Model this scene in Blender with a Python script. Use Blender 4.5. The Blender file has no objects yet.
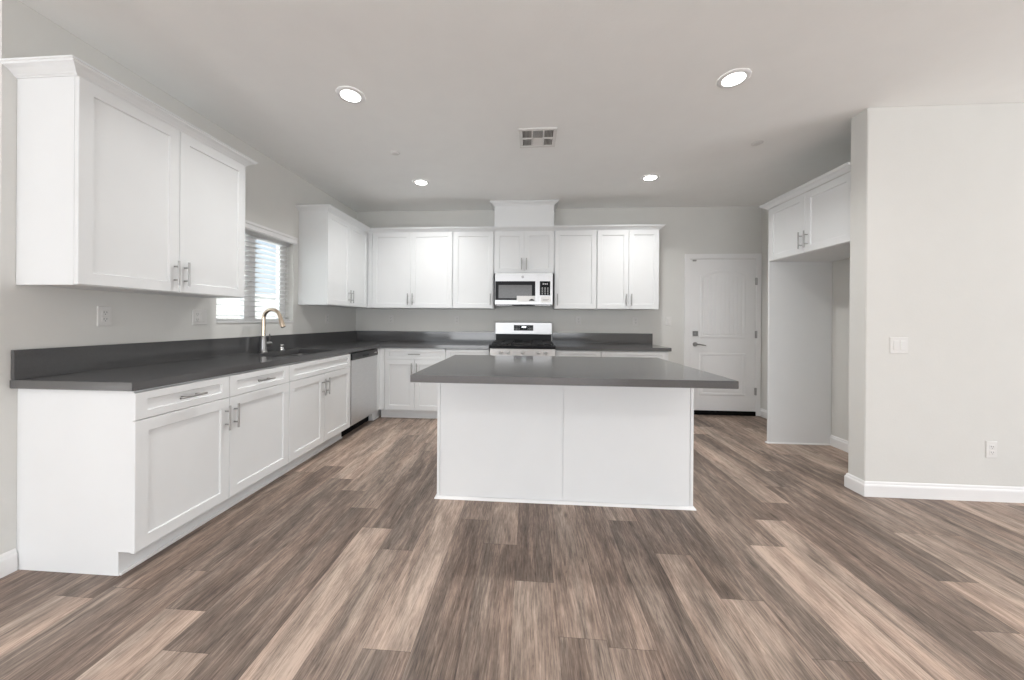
import bpy, bmesh, math, random
from mathutils import Vector, Matrix
random.seed(7)
PI = math.pi
scene = bpy.context.scene

# ---------------------------------------------------------------- camera
cam_d = bpy.data.cameras.new('camera'); cam = bpy.data.objects.new('camera', cam_d)
scene.collection.objects.link(cam); scene.camera = cam
F, CX, CY, YAW, ROLL, PITCH = 351.30, 504.65, 320.92, 0.0729, 0.0074, -0.0007
cam_d.sensor_fit = 'HORIZONTAL'; cam_d.sensor_width = 36.0
cam_d.lens = F * 36.0 / 1024.0
cam_d.shift_x = (512 - CX) / 1024.0
cam_d.shift_y = (CY - 340) / 1024.0
cam_d.clip_start = 0.05; cam_d.clip_end = 200
cam.matrix_world = (Matrix.Translation((2.4614, -4.8044, 1.216)) @ Matrix.Rotation(YAW, 4, 'Z')
                    @ Matrix.Rotation(PI / 2 + PITCH, 4, 'X') @ Matrix.Rotation(ROLL, 4, 'Z'))

# ---------------------------------------------------------------- view, world, sun, daylight
scene.view_settings.view_transform = 'Standard'
scene.view_settings.look = 'None'
scene.view_settings.gamma = 1.0
scene.view_settings.use_curve_mapping = False
scene.view_settings.exposure = 0.36
scene.cycles.max_bounces = 14
scene.cycles.diffuse_bounces = 12
scene.cycles.glossy_bounces = 5
scene.cycles.transparent_max_bounces = 16
scene.cycles.use_denoising = True
scene.cycles.sample_clamp_indirect = 6.0
scene.cycles.caustics_reflective = False
scene.cycles.caustics_refractive = False

world = bpy.data.worlds.new('world'); scene.world = world; world.use_nodes = True
wn = world.node_tree; wn.nodes.clear()
wo = wn.nodes.new('ShaderNodeOutputWorld'); wb = wn.nodes.new('ShaderNodeBackground')
tc = wn.nodes.new('ShaderNodeTexCoord'); sep = wn.nodes.new('ShaderNodeSeparateXYZ')
rp = wn.nodes.new('ShaderNodeValToRGB')
rp.color_ramp.elements[0].position = 0.14; rp.color_ramp.elements[0].color = (0.74, 0.82, 0.92, 1)
rp.color_ramp.elements[1].position = 0.36; rp.color_ramp.elements[1].color = (0.17, 0.34, 0.66, 1)
ns = wn.nodes.new('ShaderNodeTexNoise'); ns.inputs['Scale'].default_value = 3.0; ns.inputs['Detail'].default_value = 5
cr = wn.nodes.new('ShaderNodeValToRGB'); cr.color_ramp.elements[0].position = 0.55; cr.color_ramp.elements[1].position = 0.72
mx = wn.nodes.new('ShaderNodeMix'); mx.data_type = 'RGBA'; mx.inputs['B'].default_value = (0.95, 0.96, 1.0, 1)
wn.links.new(tc.outputs['Generated'], sep.inputs[0]); wn.links.new(sep.outputs['Z'], rp.inputs[0])
wn.links.new(tc.outputs['Generated'], ns.inputs['Vector']); wn.links.new(ns.outputs['Fac'], cr.inputs[0])
wn.links.new(cr.outputs['Color'], mx.inputs['Factor']); wn.links.new(rp.outputs['Color'], mx.inputs['A'])
wn.links.new(mx.outputs['Result'], wb.inputs['Color']); wb.inputs['Strength'].default_value = 0.95
wn.links.new(wb.outputs[0], wo.inputs[0])

sun_d = bpy.data.lights.new('sun', 'SUN'); sun_d.energy = 5.0; sun_d.angle = 0.01; sun_d.color = (1, .97, .92)
sun = bpy.data.objects.new('sun', sun_d); scene.collection.objects.link(sun)
sun.rotation_euler = (math.radians(38), math.radians(28), 0)      # high sun from behind the camera's right

def area(name, loc, size, energy, rot, color=(1, 1, 1), spread=PI):
    d = bpy.data.lights.new(name, 'AREA'); d.energy = energy; d.color = color; d.spread = spread
    d.shape = 'RECTANGLE'; d.size, d.size_y = size
    o = bpy.data.objects.new(name, d); scene.collection.objects.link(o)
    o.location = loc; o.rotation_euler = rot
    return o
# rear daylight from behind the camera; left and right lamps added as fill
SKY = (0.97, 0.985, 1.0)
area('fill_light_right', (9.36, -5.0, 1.25), (3.0, 2.1), 14, (PI / 2, 0, PI / 2), SKY)
area('daylight_rear_glazing', (0.9, -9.56, 1.28), (7.2, 2.4), 70, (PI / 2, 0, 0), SKY)
area('fill_light_left', (-3.76, -5.5, 1.25), (2.8, 2.1), 8, (PI / 2, 0, -PI / 2), SKY)
# added fill lamps tilted up to brighten the ceiling, standing in for ground bounce
area('ceiling_fill_rear', (0.9, -9.30, 0.55), (7.2, 1.1), 105, (math.radians(132), 0, 0), SKY)
area('ceiling_fill_left', (-3.50, -5.5, 0.55), (2.8, 1.1), 14, (math.radians(140), 0, -PI / 2), SKY)
area('ceiling_fill_right', (9.10, -5.0, 0.55), (3.0, 1.1), 75, (math.radians(140), 0, PI / 2), SKY)
# daylight reaching the sink window from the side yard: sunlit ground below, open sky above
area('side_yard_ground', (-2.3, -2.1, 0.15), (1.6, 3.4), 200, (0, math.radians(-143), 0), SKY)
area('side_yard_sky', (-2.4, -2.1, 3.7), (1.6, 3.4), 150, (0, math.radians(-50), 0), SKY)

# ---------------------------------------------------------------- materials
MATS = {}
def mat(name, color, rough=0.5, metal=0.0, bump=0.0, bscale=200.0, var=0.03, vscale=6.0, spec=0.5, aniso=None, coat=0.0):
    if name in MATS: return MATS[name]
    m = bpy.data.materials.new(name); m.use_nodes = True; n = m.node_tree.nodes; l = m.node_tree.links
    b = n['Principled BSDF']; b.inputs['Roughness'].default_value = rough; b.inputs['Metallic'].default_value = metal
    b.inputs['Specular IOR Level'].default_value = spec
    b.inputs['Coat Weight'].default_value = coat
    g = n.new('ShaderNodeNewGeometry'); t = n.new('ShaderNodeTexNoise')
    t.inputs['Scale'].default_value = vscale; t.inputs['Detail'].default_value = 4
    mp = n.new('ShaderNodeMapping')
    if aniso: mp.inputs['Scale'].default_value = aniso
    l.new(g.outputs['Position'], mp.inputs[0]); l.new(mp.outputs[0], t.inputs['Vector'])
    mr = n.new('ShaderNodeMapRange'); mr.inputs['To Min'].default_value = 1 - var; mr.inputs['To Max'].default_value = 1 + var
    mr.inputs['From Min'].default_value = 0.3; mr.inputs['From Max'].default_value = 0.7
    l.new(t.outputs['Fac'], mr.inputs['Value'])
    mu = n.new('ShaderNodeVectorMath'); mu.operation = 'SCALE'; mu.inputs[0].default_value = color
    l.new(mr.outputs[0], mu.inputs['Scale']); l.new(mu.outputs[0], b.inputs['Base Color'])
    if bump:
        t2 = n.new('ShaderNodeTexNoise'); t2.inputs['Scale'].default_value = bscale; t2.inputs['Detail'].default_value = 3
        l.new(g.outputs['Position'], t2.inputs['Vector'])
        bp = n.new('ShaderNodeBump'); bp.inputs['Strength'].default_value = bump; bp.inputs['Distance'].default_value = 0.002
        l.new(t2.outputs['Fac'], bp.inputs['Height']); l.new(bp.outputs[0], b.inputs['Normal'])
    MATS[name] = m
    return m
WALL = mat('wall_paint', (0.672, 0.671, 0.648), 0.85, bump=0.25, bscale=90, var=0.01)
CEIL = mat('ceiling_paint', (0.87, 0.875, 0.865), 0.9, bump=0.3, bscale=70, var=0.01)
TRIM = mat('trim_paint', (0.80, 0.80, 0.80), 0.4, var=0.01)
CAB = mat('white_cabinet_paint', (0.752, 0.768, 0.775), 0.42, var=0.008, spec=0.4)
CABIN = mat('cabinet_shadow_gap', (0.42, 0.42, 0.42), 0.7)
NICKEL = mat('brushed_nickel', (0.42, 0.415, 0.41), 0.32, 1.0, aniso=(1, 1, 8), vscale=60, var=0.08)
STEEL = mat('stainless_steel', (0.53, 0.53, 0.53), 0.36, 1.0, aniso=(0.6, 0.6, 14), vscale=30, var=0.05)
STEELD = mat('dark_stainless_steel', (0.085, 0.085, 0.085), 0.35, 0.9, var=0.05)
WARM = mat('champagne_nickel', (0.70, 0.58, 0.46), 0.2, 1.0, var=0.03)
CHROME = mat('polished_chrome', (0.75, 0.75, 0.75), 0.15, 1.0, var=0.02)
BLACK = mat('black_enamel', (0.008, 0.008, 0.009), 0.30, spec=0.18)
IRON = mat('cast_iron', (0.018, 0.018, 0.019), 0.55, bump=0.3, bscale=400)
BGLASS = mat('black_glass', (0.006, 0.006, 0.007), 0.12, spec=0.2)
SCREEN = mat('oven_screen_mesh', (0.16, 0.16, 0.16), 0.10, var=0.06, vscale=40)
PLAST = mat('white_plastic', (0.70, 0.695, 0.68), 0.45, var=0.01)
SLOT = mat('dark_slot', (0.05, 0.05, 0.05), 0.6)
RUBBER = mat('black_rubber', (0.004, 0.004, 0.004), 0.7, spec=0.1)
BLINDM = mat('white_blind_slat', (0.72, 0.72, 0.72), 0.5, var=0.01)
VENTD = mat('vent_duct_shadow', (0.20, 0.19, 0.18), 0.9)
VENTW = mat('vent_white_metal', (0.72, 0.715, 0.70), 0.5)
PAPER = mat('sticker_paper', (0.82, 0.82, 0.81), 0.5)
INK = mat('grey_print', (0.30, 0.30, 0.30), 0.6)
LEGEND = mat('keypad_legend', (0.55, 0.55, 0.55), 0.5)
STUCCO = mat('beige_block_wall', (0.84, 0.80, 0.73), 0.9, bump=0.6, bscale=60, var=0.08, vscale=3)
CONC = mat('concrete_ground', (0.66, 0.64, 0.60), 0.9, var=0.06, vscale=2)
LEAF = mat('shrub_leaf', (0.10, 0.20, 0.06), 0.6, var=0.4, vscale=20)
BARK = mat('shrub_bark', (0.12, 0.09, 0.06), 0.8)

# vinyl slats let a little daylight through
_n = BLINDM.node_tree.nodes; _l = BLINDM.node_tree.links
_t = _n.new('ShaderNodeBsdfTranslucent'); _t.inputs[0].default_value = (.85, .85, .84, 1); _m = _n.new('ShaderNodeMixShader'); _m.inputs[0].default_value = .4
_l.new(_n['Principled BSDF'].outputs[0], _m.inputs[1]); _l.new(_t.outputs[0], _m.inputs[2]); _l.new(_m.outputs[0], _n['Material Output'].inputs[0])

def quartz():
    m = mat('grey_quartz', (0.092, 0.092, 0.094), 0.11, var=0.10, vscale=260, spec=0.62)
    return m
QUARTZ = quartz()

def emis(name, color, s):
    m = bpy.data.materials.new(name); m.use_nodes = True; n = m.node_tree.nodes
    b = n['Principled BSDF']; b.inputs['Base Color'].default_value = (0.9, 0.9, 0.9, 1)
    b.inputs['Emission Color'].default_value = (*color, 1); b.inputs['Emission Strength'].default_value = s
    return m
LAMP = emis('led_lens', (1.0, 0.98, 0.95), 9.0)
DIGIT = emis('lit_digits', (0.85, 0.95, 1.0), 1.6)

def glass():
    m = bpy.data.materials.new('window_glass'); m.use_nodes = True; n = m.node_tree.nodes; l = m.node_tree.links
    n.clear(); o = n.new('ShaderNodeOutputMaterial'); t = n.new('ShaderNodeBsdfTransparent'); g = n.new('ShaderNodeBsdfGlossy')
    t.inputs[0].default_value = (0.96, 0.98, 0.97, 1); g.inputs['Roughness'].default_value = 0.02
    lw = n.new('ShaderNodeLayerWeight'); pw = n.new('ShaderNodeMath'); pw.operation = 'POWER'; pw.inputs[1].default_value = 4
    l.new(lw.outputs['Facing'], pw.inputs[0]); f = n.new('ShaderNodeMath'); f.operation = 'MULTIPLY_ADD'; f.inputs[1].default_value = .6; f.inputs[2].default_value = .04
    l.new(pw.outputs[0], f.inputs[0]); mm = n.new('ShaderNodeMixShader')
    l.new(f.outputs[0], mm.inputs[0]); l.new(t.outputs[0], mm.inputs[1]); l.new(g.outputs[0], mm.inputs[2]); l.new(mm.outputs[0], o.inputs[0])
    return m
GLASS = glass()

def plank_mat():
    m = bpy.data.materials.new('vinyl_plank'); m.use_nodes = True; n = m.node_tree.nodes; l = m.node_tree.links
    b = n['Principled BSDF']
    at = n.new('ShaderNodeAttribute'); at.attribute_name = 'tone'
    sd = n.new('ShaderNodeAttribute'); sd.attribute_name = 'seed'
    uv = n.new('ShaderNodeUVMap'); uv.uv_map = 'plank'
    sp = n.new('ShaderNodeSeparateXYZ'); l.new(uv.outputs[0], sp.inputs[0])
    def math_(op, a, b2=None, c=None):
        x = n.new('ShaderNodeMath'); x.operation = op
        for i, v in enumerate((a, b2, c)):
            if v is None: continue
            if isinstance(v, (int, float)): x.inputs[i].default_value = v
            else: l.new(v, x.inputs[i])
        return x.outputs[0]
    def noise(sx, sy, detail, rough=0.55, dist=0.0, off=0.0):
        cb = n.new('ShaderNodeCombineXYZ')
        l.new(math_('MULTIPLY', sp.outputs['X'], sx), cb.inputs[0])
        l.new(math_('MULTIPLY', sp.outputs['Y'], sy), cb.inputs[1])
        l.new(math_('MULTIPLY_ADD', sd.outputs['Fac'], 37.0, off), cb.inputs[2])
        t = n.new('ShaderNodeTexNoise'); t.inputs['Scale'].default_value = 1.0
        t.inputs['Detail'].default_value = detail; t.inputs['Roughness'].default_value = rough
        t.inputs['Distortion'].default_value = dist
        l.new(cb.outputs[0], t.inputs['Vector'])
        return t.outputs['Fac']
    broad = noise(13, 1.7, 2, 0.5, 0.9)
    mid = noise(42, 4.5, 4, 0.6, 1.4, 5)
    fine = noise(190, 11.0, 3, 0.65, 0, 9)
    cross = noise(90, 40.0, 3, 0.6, 0, 13)
    v = math_('MULTIPLY_ADD', math_('SUBTRACT', broad, 0.5), 1.05, at.outputs['Fac'])
    v = math_('MULTIPLY_ADD', math_('SUBTRACT', mid, 0.5), 0.70, v)
    v = math_('MULTIPLY_ADD', math_('SUBTRACT', fine, 0.5), 0.95, v)
    v = math_('MULTIPLY_ADD', math_('SUBTRACT', cross, 0.5), 0.20, v)
    ridge = noise(75, 2.2, 3, 0.6, 0.8, 31)
    rl = n.new('ShaderNodeMapRange'); rl.interpolation_type = 'SMOOTHSTEP'
    rl.inputs['From Min'].default_value = 0.0; rl.inputs['From Max'].default_value = 0.035
    rl.inputs['To Min'].default_value = -0.17; rl.inputs['To Max'].default_value = 0.01
    l.new(math_('ABSOLUTE', math_('SUBTRACT', ridge, 0.5)), rl.inputs['Value'])
    v = math_('ADD', v, rl.outputs[0])
    r = n.new('ShaderNodeValToRGB'); l.new(v, r.inputs[0]); e = r.color_ramp.elements
    e[0].position = 0.0; e[0].color = (0.085, 0.064, 0.053, 1)
    e[1].position = 1.0; e[1].color = (0.56, 0.44, 0.365, 1)
    a = e.new(0.35); a.color = (0.190, 0.147, 0.122, 1)
    a = e.new(0.65); a.color = (0.345, 0.268, 0.220, 1)
    # grey and pinkish patches of the print
    hue = noise(9, 1.0, 2, 0.5, 0.3, 21)
    hr = n.new('ShaderNodeValToRGB'); l.new(hue, hr.inputs[0]); h = hr.color_ramp.elements
    h[0].position = 0.35; h[0].color = (0.985, 1.0, 1.0, 1); h[1].position = 0.65; h[1].color = (1.035, 0.985, 0.96, 1)
    mm = n.new('ShaderNodeMix'); mm.data_type = 'RGBA'; mm.blend_type = 'MULTIPLY'; mm.inputs['Factor'].default_value = 1
    l.new(r.outputs[0], mm.inputs['A']); l.new(hr.outputs[0], mm.inputs['B'])
    # knots
    cb = n.new('ShaderNodeCombineXYZ'); l.new(math_('MULTIPLY', sp.outputs['X'], 9.0), cb.inputs[0])
    l.new(math_('MULTIPLY', sp.outputs['Y'], 2.6), cb.inputs[1]); l.new(math_('MULTIPLY', sd.outputs['Fac'], 91.0), cb.inputs[2])
    vo = n.new('ShaderNodeTexVoronoi'); vo.inputs['Scale'].default_value = 1.0; l.new(cb.outputs[0], vo.inputs['Vector'])
    kn = n.new('ShaderNodeMapRange'); kn.interpolation_type = 'SMOOTHSTEP'
    kn.inputs['From Min'].default_value = 0.02; kn.inputs['From Max'].default_value = 0.17
    kn.inputs['To Min'].default_value = 0.50; kn.inputs['To Max'].default_value = 1.0
    l.new(vo.outputs['Distance'], kn.inputs['Value'])
    sc = n.new('ShaderNodeVectorMath'); sc.operation = 'SCALE'; l.new(mm.outputs['Result'], sc.inputs[0]); l.new(kn.outputs[0], sc.inputs['Scale'])
    l.new(sc.outputs[0], b.inputs['Base Color'])
    b.inputs['Roughness'].default_value = 0.48; b.inputs['Specular IOR Level'].default_value = 0.35
    bp = n.new('ShaderNodeBump'); bp.inputs['Strength'].default_value = 0.15; bp.inputs['Distance'].default_value = 0.001
    l.new(fine, bp.inputs['Height']); l.new(bp.outputs[0], b.inputs['Normal'])
    return m

# ---------------------------------------------------------------- builders
def empty(name, loc, label=None, cat=None, group=None, parent=None):
    o = bpy.data.objects.new(name, None); scene.collection.objects.link(o)
    o.location = loc; o.empty_display_size = 0.05
    if label: o['label'] = label
    if cat: o['category'] = cat
    if group: o['group'] = group
    if parent: o.parent = parent
    return o
def wloc(o):
    v = Vector(o.location)
    while o.parent: o = o.parent; v += Vector(o.location)
    return v

class MB:
    """Collects shapes in world coordinates; build() links them as one mesh object."""
    def __init__(s): s.v = []; s.f = []; s.sm = []
    def add(s, vs, fs, smooth=False):
        k = len(s.v); s.v += [tuple(p) for p in vs]
        for f in fs: s.f.append(tuple(k + i for i in f)); s.sm.append(smooth)
    def box(s, x0, x1, y0, y1, z0, z1, bev=0.0):
        if x0 > x1: x0, x1 = x1, x0
        if y0 > y1: y0, y1 = y1, y0
        if z0 > z1: z0, z1 = z1, z0
        if not bev:
            vs = [(x, y, z) for z in (z0, z1) for y in (y0, y1) for x in (x0, x1)]
            s.add(vs, [(0, 2, 3, 1), (4, 5, 7, 6), (0, 1, 5, 4), (2, 6, 7, 3), (0, 4, 6, 2), (1, 3, 7, 5)])
            return s
        bm = bmesh.new()
        bmesh.ops.create_cube(bm, size=1, matrix=Matrix.Translation(((x0 + x1) / 2, (y0 + y1) / 2, (z0 + z1) / 2))
                              @ Matrix.Diagonal((x1 - x0, y1 - y0, z1 - z0, 1)))
        bmesh.ops.bevel(bm, geom=bm.edges[:], offset=bev, segments=2, affect='EDGES')
        s.bm(bm); return s
    def bm(s, bm, smooth=False):
        bm.verts.index_update()
        s.add([v.co[:] for v in bm.verts], [tuple(v.index for v in f.verts) for f in bm.faces], smooth); bm.free(); return s
    def prism(s, pts, axis, a, b):
        """pts: 2-D outline; extruded along axis from a to b"""
        def P(p, t): return {'x': (t, p[0], p[1]), 'y': (p[0], t, p[1]), 'z': (p[0], p[1], t)}[axis]
        n = len(pts); vs = [P(p, a) for p in pts] + [P(p, b) for p in pts]
        fs = [tuple(range(n)), tuple(range(2 * n - 1, n - 1, -1))] + [(i, i + n, (i + 1) % n + n, (i + 1) % n) for i in range(n)]
        s.add(vs, fs); return s
    def cyl(s, p, q, r0, r1=None, n=16, smooth=True, caps=True):
        r1 = r0 if r1 is None else r1
        p, q = Vector(p), Vector(q); d = (q - p).normalized()
        a = d.orthogonal().normalized(); b = d.cross(a)
        ring = lambda c, r: [c + r * (math.cos(2 * PI * i / n) * a + math.sin(2 * PI * i / n) * b) for i in range(n)]
        s.add(ring(p, r0) + ring(q, r1), [(i, (i + 1) % n, (i + 1) % n + n, i + n) for i in range(n)], smooth)
        if caps:
            s.add(ring(p, r0), [tuple(range(n - 1, -1, -1))]); s.add(ring(q, r1), [tuple(range(n))])
        return s
    def tube(s, pts, r, n=12):
        """round tube along points; r a number or a list"""
        P = [Vector(p) for p in pts]; m = len(P); R = r if isinstance(r, (list, tuple)) else [r] * m
        T = [((P[min(i + 1, m - 1)] - P[max(i - 1, 0)]).normalized()) for i in range(m)]
        a = T[0].orthogonal().normalized(); vs = []
        for i in range(m):
            a = (a - T[i] * a.dot(T[i])).normalized(); b = T[i].cross(a)
            vs += [P[i] + R[i] * (math.cos(2 * PI * k / n) * a + math.sin(2 * PI * k / n) * b) for k in range(n)]
        fs = [(i * n + k, i * n + (k + 1) % n, (i + 1) * n + (k + 1) % n, (i + 1) * n + k) for i in range(m - 1) for k in range(n)]
        s.add(vs, fs, True)
        s.add(vs[:n], [tuple(range(n - 1, -1, -1))]); s.add(vs[-n:], [tuple(range(n))]); return s
    def lathe(s, c, prof, n=32, smooth=True):
        """prof: (r, z) revolved about the vertical line through c"""
        m = len(prof); vs = [(c[0] + r * math.cos(2 * PI * k / n), c[1] + r * math.sin(2 * PI * k / n), c[2] + z) for r, z in prof for k in range(n)]
        s.add(vs, [(i * n + k, i * n + (k + 1) % n, (i + 1) * n + (k + 1) % n, (i + 1) * n + k) for i in range(m - 1) for k in range(n)], smooth)
        return s
    def sweep(s, path, prof, side=1):
        """mould a profile (out, z) along a plan path with mitred corners; side +1 = to the right of travel"""
        P = [Vector((p[0], p[1])) for p in path]; m = len(P); N = []
        for i in range(m - 1):
            d = (P[i + 1] - P[i]).normalized(); N.append(Vector((d.y, -d.x)) * side)
        M = []
        for i in range(m):
            if i == 0: M.append(N[0])
            elif i == m - 1: M.append(N[-1])
            else:
                b = (N[i - 1] + N[i]).normalized(); M.append(b / max(0.2, b.dot(N[i])))
        k = len(prof); vs = [(P[i].x + M[i].x * o, P[i].y + M[i].y * o, z) for i in range(m) for o, z in prof]
        fs = [(i * k + j, i * k + (j + 1) % k, (i + 1) * k + (j + 1) % k, (i + 1) * k + j) for i in range(m - 1) for j in range(k)]
        fs += [tuple(range(k - 1, -1, -1)), tuple((m - 1) * k + j for j in range(k))]
        s.add(vs, fs); return s
    def panel(s, o, U, V, w, h, t, fw=0.06, fh=None, rec=0.009, bev=0.002):
        """shaker front: o lower corner on the back plane, U x V pointing out of the face"""
        fh = fw if fh is None else fh
        o, U, V = Vector(o), Vector(U), Vector(V); W = U.cross(V)
        def loop(a, b, d): return [o + U * x + V * y + W * d for x, y in ((a, b), (w - a, b), (w - a, h - b), (a, h - b))]
        L = [loop(0, 0, 0), loop(0, 0, t - bev), loop(bev, bev, t), loop(fw, fh, t), loop(fw + .004, fh + .004, t - rec)]
        vs = [p for l in L for p in l]
        fs = [(3, 2, 1, 0)] + [(i * 4 + k, i * 4 + (k + 1) % 4, i * 4 + 4 + (k + 1) % 4, i * 4 + 4 + k) for i in range(4) for k in range(4)] + [(16, 17, 18, 19)]
        s.add(vs, fs); return s
    def build(s, name, material, parent=None, label=None, cat=None, group=None, kind=None, origin=None):
        me = bpy.data.meshes.new(name)
        off = wloc(parent) if parent else Vector(origin or (0, 0, 0))
        me.from_pydata([tuple(Vector(v) - off) for v in s.v], [], s.f)
        bm = bmesh.new(); bm.from_mesh(me); bmesh.ops.recalc_face_normals(bm, faces=bm.faces[:]); bm.to_mesh(me); bm.free()
        me.polygons.foreach_set('use_smooth', s.sm); me.update()
        o = bpy.data.objects.new(name, me); scene.collection.objects.link(o)
        if material: me.materials.append(material)
        if parent: o.parent = parent
        elif origin: o.location = origin
        if label: o['label'] = label
        if cat: o['category'] = cat
        if group: o['group'] = group
        if kind: o['kind'] = kind
        return o
def struct(name, mb, m): return mb.build(name, m, kind='structure')

def bar_pull(parent, c, axis, out, L=0.148, r=0.0058, stand=0.032):
    """bar handle centred at c on the face, lying along axis, standing out along out"""
    c, A, O = Vector(c), Vector(axis), Vector(out)
    mb = MB(); mb.cyl(c - A * L / 2 + O * stand, c + A * L / 2 + O * stand, r, n=14)
    for k in (-1, 1): mb.cyl(c + A * k * L * 0.27, c + A * k * L * 0.27 + O * stand, r * 0.8, n=10)
    return mb.build('handle', NICKEL, parent)

def front(root, name, o, U, w, h, fw=0.058, fh=None, t=0.020, handle=None):
    """a door or drawer front; handle = (u, v, 'v'|'h') centre on the face"""
    mb = MB().panel(o, U, (0, 0, 1), w, h, t, fw, fh)
    d = mb.build(name, CAB, root)
    if handle:
        u, v, a = handle; U_ = Vector(U); W = U_.cross(Vector((0, 0, 1)))
        c = Vector(o) + U_ * u + Vector((0, 0, v)) + W * (t - .001)
        bar_pull(d, c, (0, 0, 1) if a == 'v' else U, W)
    return d

# ================================================================ SETTING
H = 2.737; XR = 5.459; YS = -2.149; XS = 4.821; YB = -2.017
YE = -3.345                                            # where the kitchen's left wall ends
XL2, XR2, YF = -3.8, 9.4, -9.6
WY0, WY1, WZ0, WZ1 = -2.215, -1.322, 1.182, 2.008     # kitchen window opening

# floor: one quad per plank, staggered joints
PW, PL, E0 = 0.18150, 1.2190, 2.397
joint = {-9: -.784, -8: -3.44, -7: -1.174, -6: -1.391, -5: -2.813, -4: -2.993, -3: -3.547, -2: -2.678, -1: -2.90, 0: -3.16,
         1: -3.44, 2: -2.25, 3: -2.615, 4: -2.907, 5: -3.193, 6: -3.455, 7: -2.793, 8: -2.528, 9: -2.309, 10: -3.279,
         11: -1.777, 12: -2.60, 13: -1.383, 14: -1.782}
# tone of the planks on either side of that joint: (far side, near side, next nearer)
tones = {-9: (.55, .62, .36, .40), -8: (.36, .72, .5), -7: (.62, .52, .34, .66), -6: (.62, .50, .34, .36), -5: (.40, .72, .4), -4: (.36, .52, .42),
         -3: (.68, .46, .5), -2: (.50, .40, .52), -1: (.62, .44, .55), 0: (.36, .56, .5), 1: (.56, .36, .5), 2: (.42, .45, .5),
         3: (.60, .42, .36), 4: (.34, .56, .4), 5: (.36, .60, .5), 6: (.46, .46, .5), 7: (.48, .74, .5), 8: (.34, .64, .35), 9: (.60, .36, .52),
         10: (.36, .60, .5), 11: (.62, .40, .66), 12: (.46, .66, .36), 13: (.62, .46, .5), 14: (.66, .44, .62)}
k0, k1 = math.floor((XL2 - E0) / PW), math.ceil((XR2 - E0) / PW)
rnd = random.Random(11)
me = bpy.data.meshes.new('floor'); V = []; Fc = []; TN = []; SD = []; UVs = []
for k in range(k0, k1):
    x0, x1 = max(XL2, E0 + k * PW), min(XR2, E0 + (k + 1) * PW)
    j = joint.get(k, -2.2 - rnd.random() * PL); i = math.ceil((YF - j) / PL) - 1
    while j + i * PL < 0.0:
        y0, y1 = max(YF, j + i * PL), min(0.0, j + (i + 1) * PL)
        if x1 < 0: y1 = min(y1, YE + .02)
        if y1 <= y0: break
        t = rnd.choice((.36, .42, .5, .5, .58, .68)); tt = tones.get(k)
        if tt:
            idx = -i       # i = 0 is the plank beyond the joint
            if 0 <= idx < len(tt): t = tt[idx]
        t = .50 + max(-.11, t - .5) * 1.3; sd = rnd.random()
        # the plank and a hairline bevel strip round it
        g = 0.0011; q = len(V)
        V += [(x0, y0, 0), (x1, y0, 0), (x1, y1, 0), (x0, y1, 0), (x0 + g, y0 + g, 0), (x1 - g, y0 + g, 0), (x1 - g, y1 - g, 0), (x0 + g, y1 - g, 0)]
        for f, dt in (((4, 5, 6, 7), 0), ((0, 1, 5, 4), -.28), ((1, 2, 6, 5), -.28), ((2, 3, 7, 6), -.28), ((3, 0, 4, 7), -.28)):
            Fc.append(tuple(q + a for a in f)); TN.append(t + dt); SD.append(sd)
            for a in f: UVs.append((V[q + a][0] - x0, V[q + a][1] - (j + i * PL)))
        i += 1
me.from_pydata(V, [], Fc)
ua = me.uv_layers.new(name='plank')
for i, c in enumerate(UVs): ua.data[i].uv = c
a = me.attributes.new('tone', 'FLOAT', 'FACE'); a.data.foreach_set('value', TN)
a = me.attributes.new('seed', 'FLOAT', 'FACE'); a.data.foreach_set('value', SD)
fl = bpy.data.objects.new('floor', me); scene.collection.objects.link(fl); me.materials.append(plank_mat()); fl['kind'] = 'structure'

struct('wall_back', MB().box(-.15, XR + .15, 0, .15, 0, H), WALL)
struct('ceiling', MB().box(XL2, -.15, YF, YE + .12, H, H + .12).box(-.15, XR2, YF, 0.0, H, H + .12), CEIL)
w = MB()
w.box(-.15, 0, YE, WY0, 0, H).box(-.15, 0, WY1, 0, 0, H).box(-.15, 0, WY0, WY1, 0, WZ0).box(-.15, 0, WY0, WY1, WZ1, H)
struct('wall_left', w, WALL)
struct('wall_living_left', MB().box(XL2, -.15, YE, YE + .12, 0, H), WALL)
struct('wall_right', MB().box(XR, XR + .12, YB, 0, 0, H), WALL)
struct('wall_pantry', MB().box(XS, XR2, YS, YB, 0, H, 0.004), WALL)
# living room shell behind the camera, with unseen openings sized to shape the light
w = MB()
w.box(XL2 - .12, XL2, YF, -6.95, 0, H).box(XL2 - .12, XL2, -4.05, YE + .12, 0, H).box(XL2 - .12, XL2, -6.95, -4.05, 2.4, H)
struct('wall_living_far_left', w, WALL)
w = MB()
w.box(XR2, XR2 + .12, YF, -6.55, 0, H).box(XR2, XR2 + .12, -3.45, YS, 0, H).box(XR2, XR2 + .12, -6.55, -3.45, 2.4, H)
struct('wall_living_right', w, WALL)
w = MB()
w.box(XL2, -2.8, YF - .12, YF, 0, H).box(4.6, XR2, YF - .12, YF, 0, H).box(-2.8, 4.6, YF - .12, YF, 2.55, H)
struct('wall_living_front', w, WALL)

# baseboards
BBP = [(0, 0), (.0135, 0), (.0135, .075), (.011, .083), (.0075, .087), (.0065, .096), (.003, .104), (0, .105)]
struct('baseboard_left', MB().sweep([(XL2, YE), (0, YE), (0, -3.292)], BBP, 1), TRIM)
struct('baseboard_back', MB().sweep([(4.068, 0), (4.492, 0)], BBP, 1), TRIM)
struct('baseboard_right', MB().sweep([(XR, -.001), (XR, -1.056)], BBP, 1), TRIM)
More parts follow.
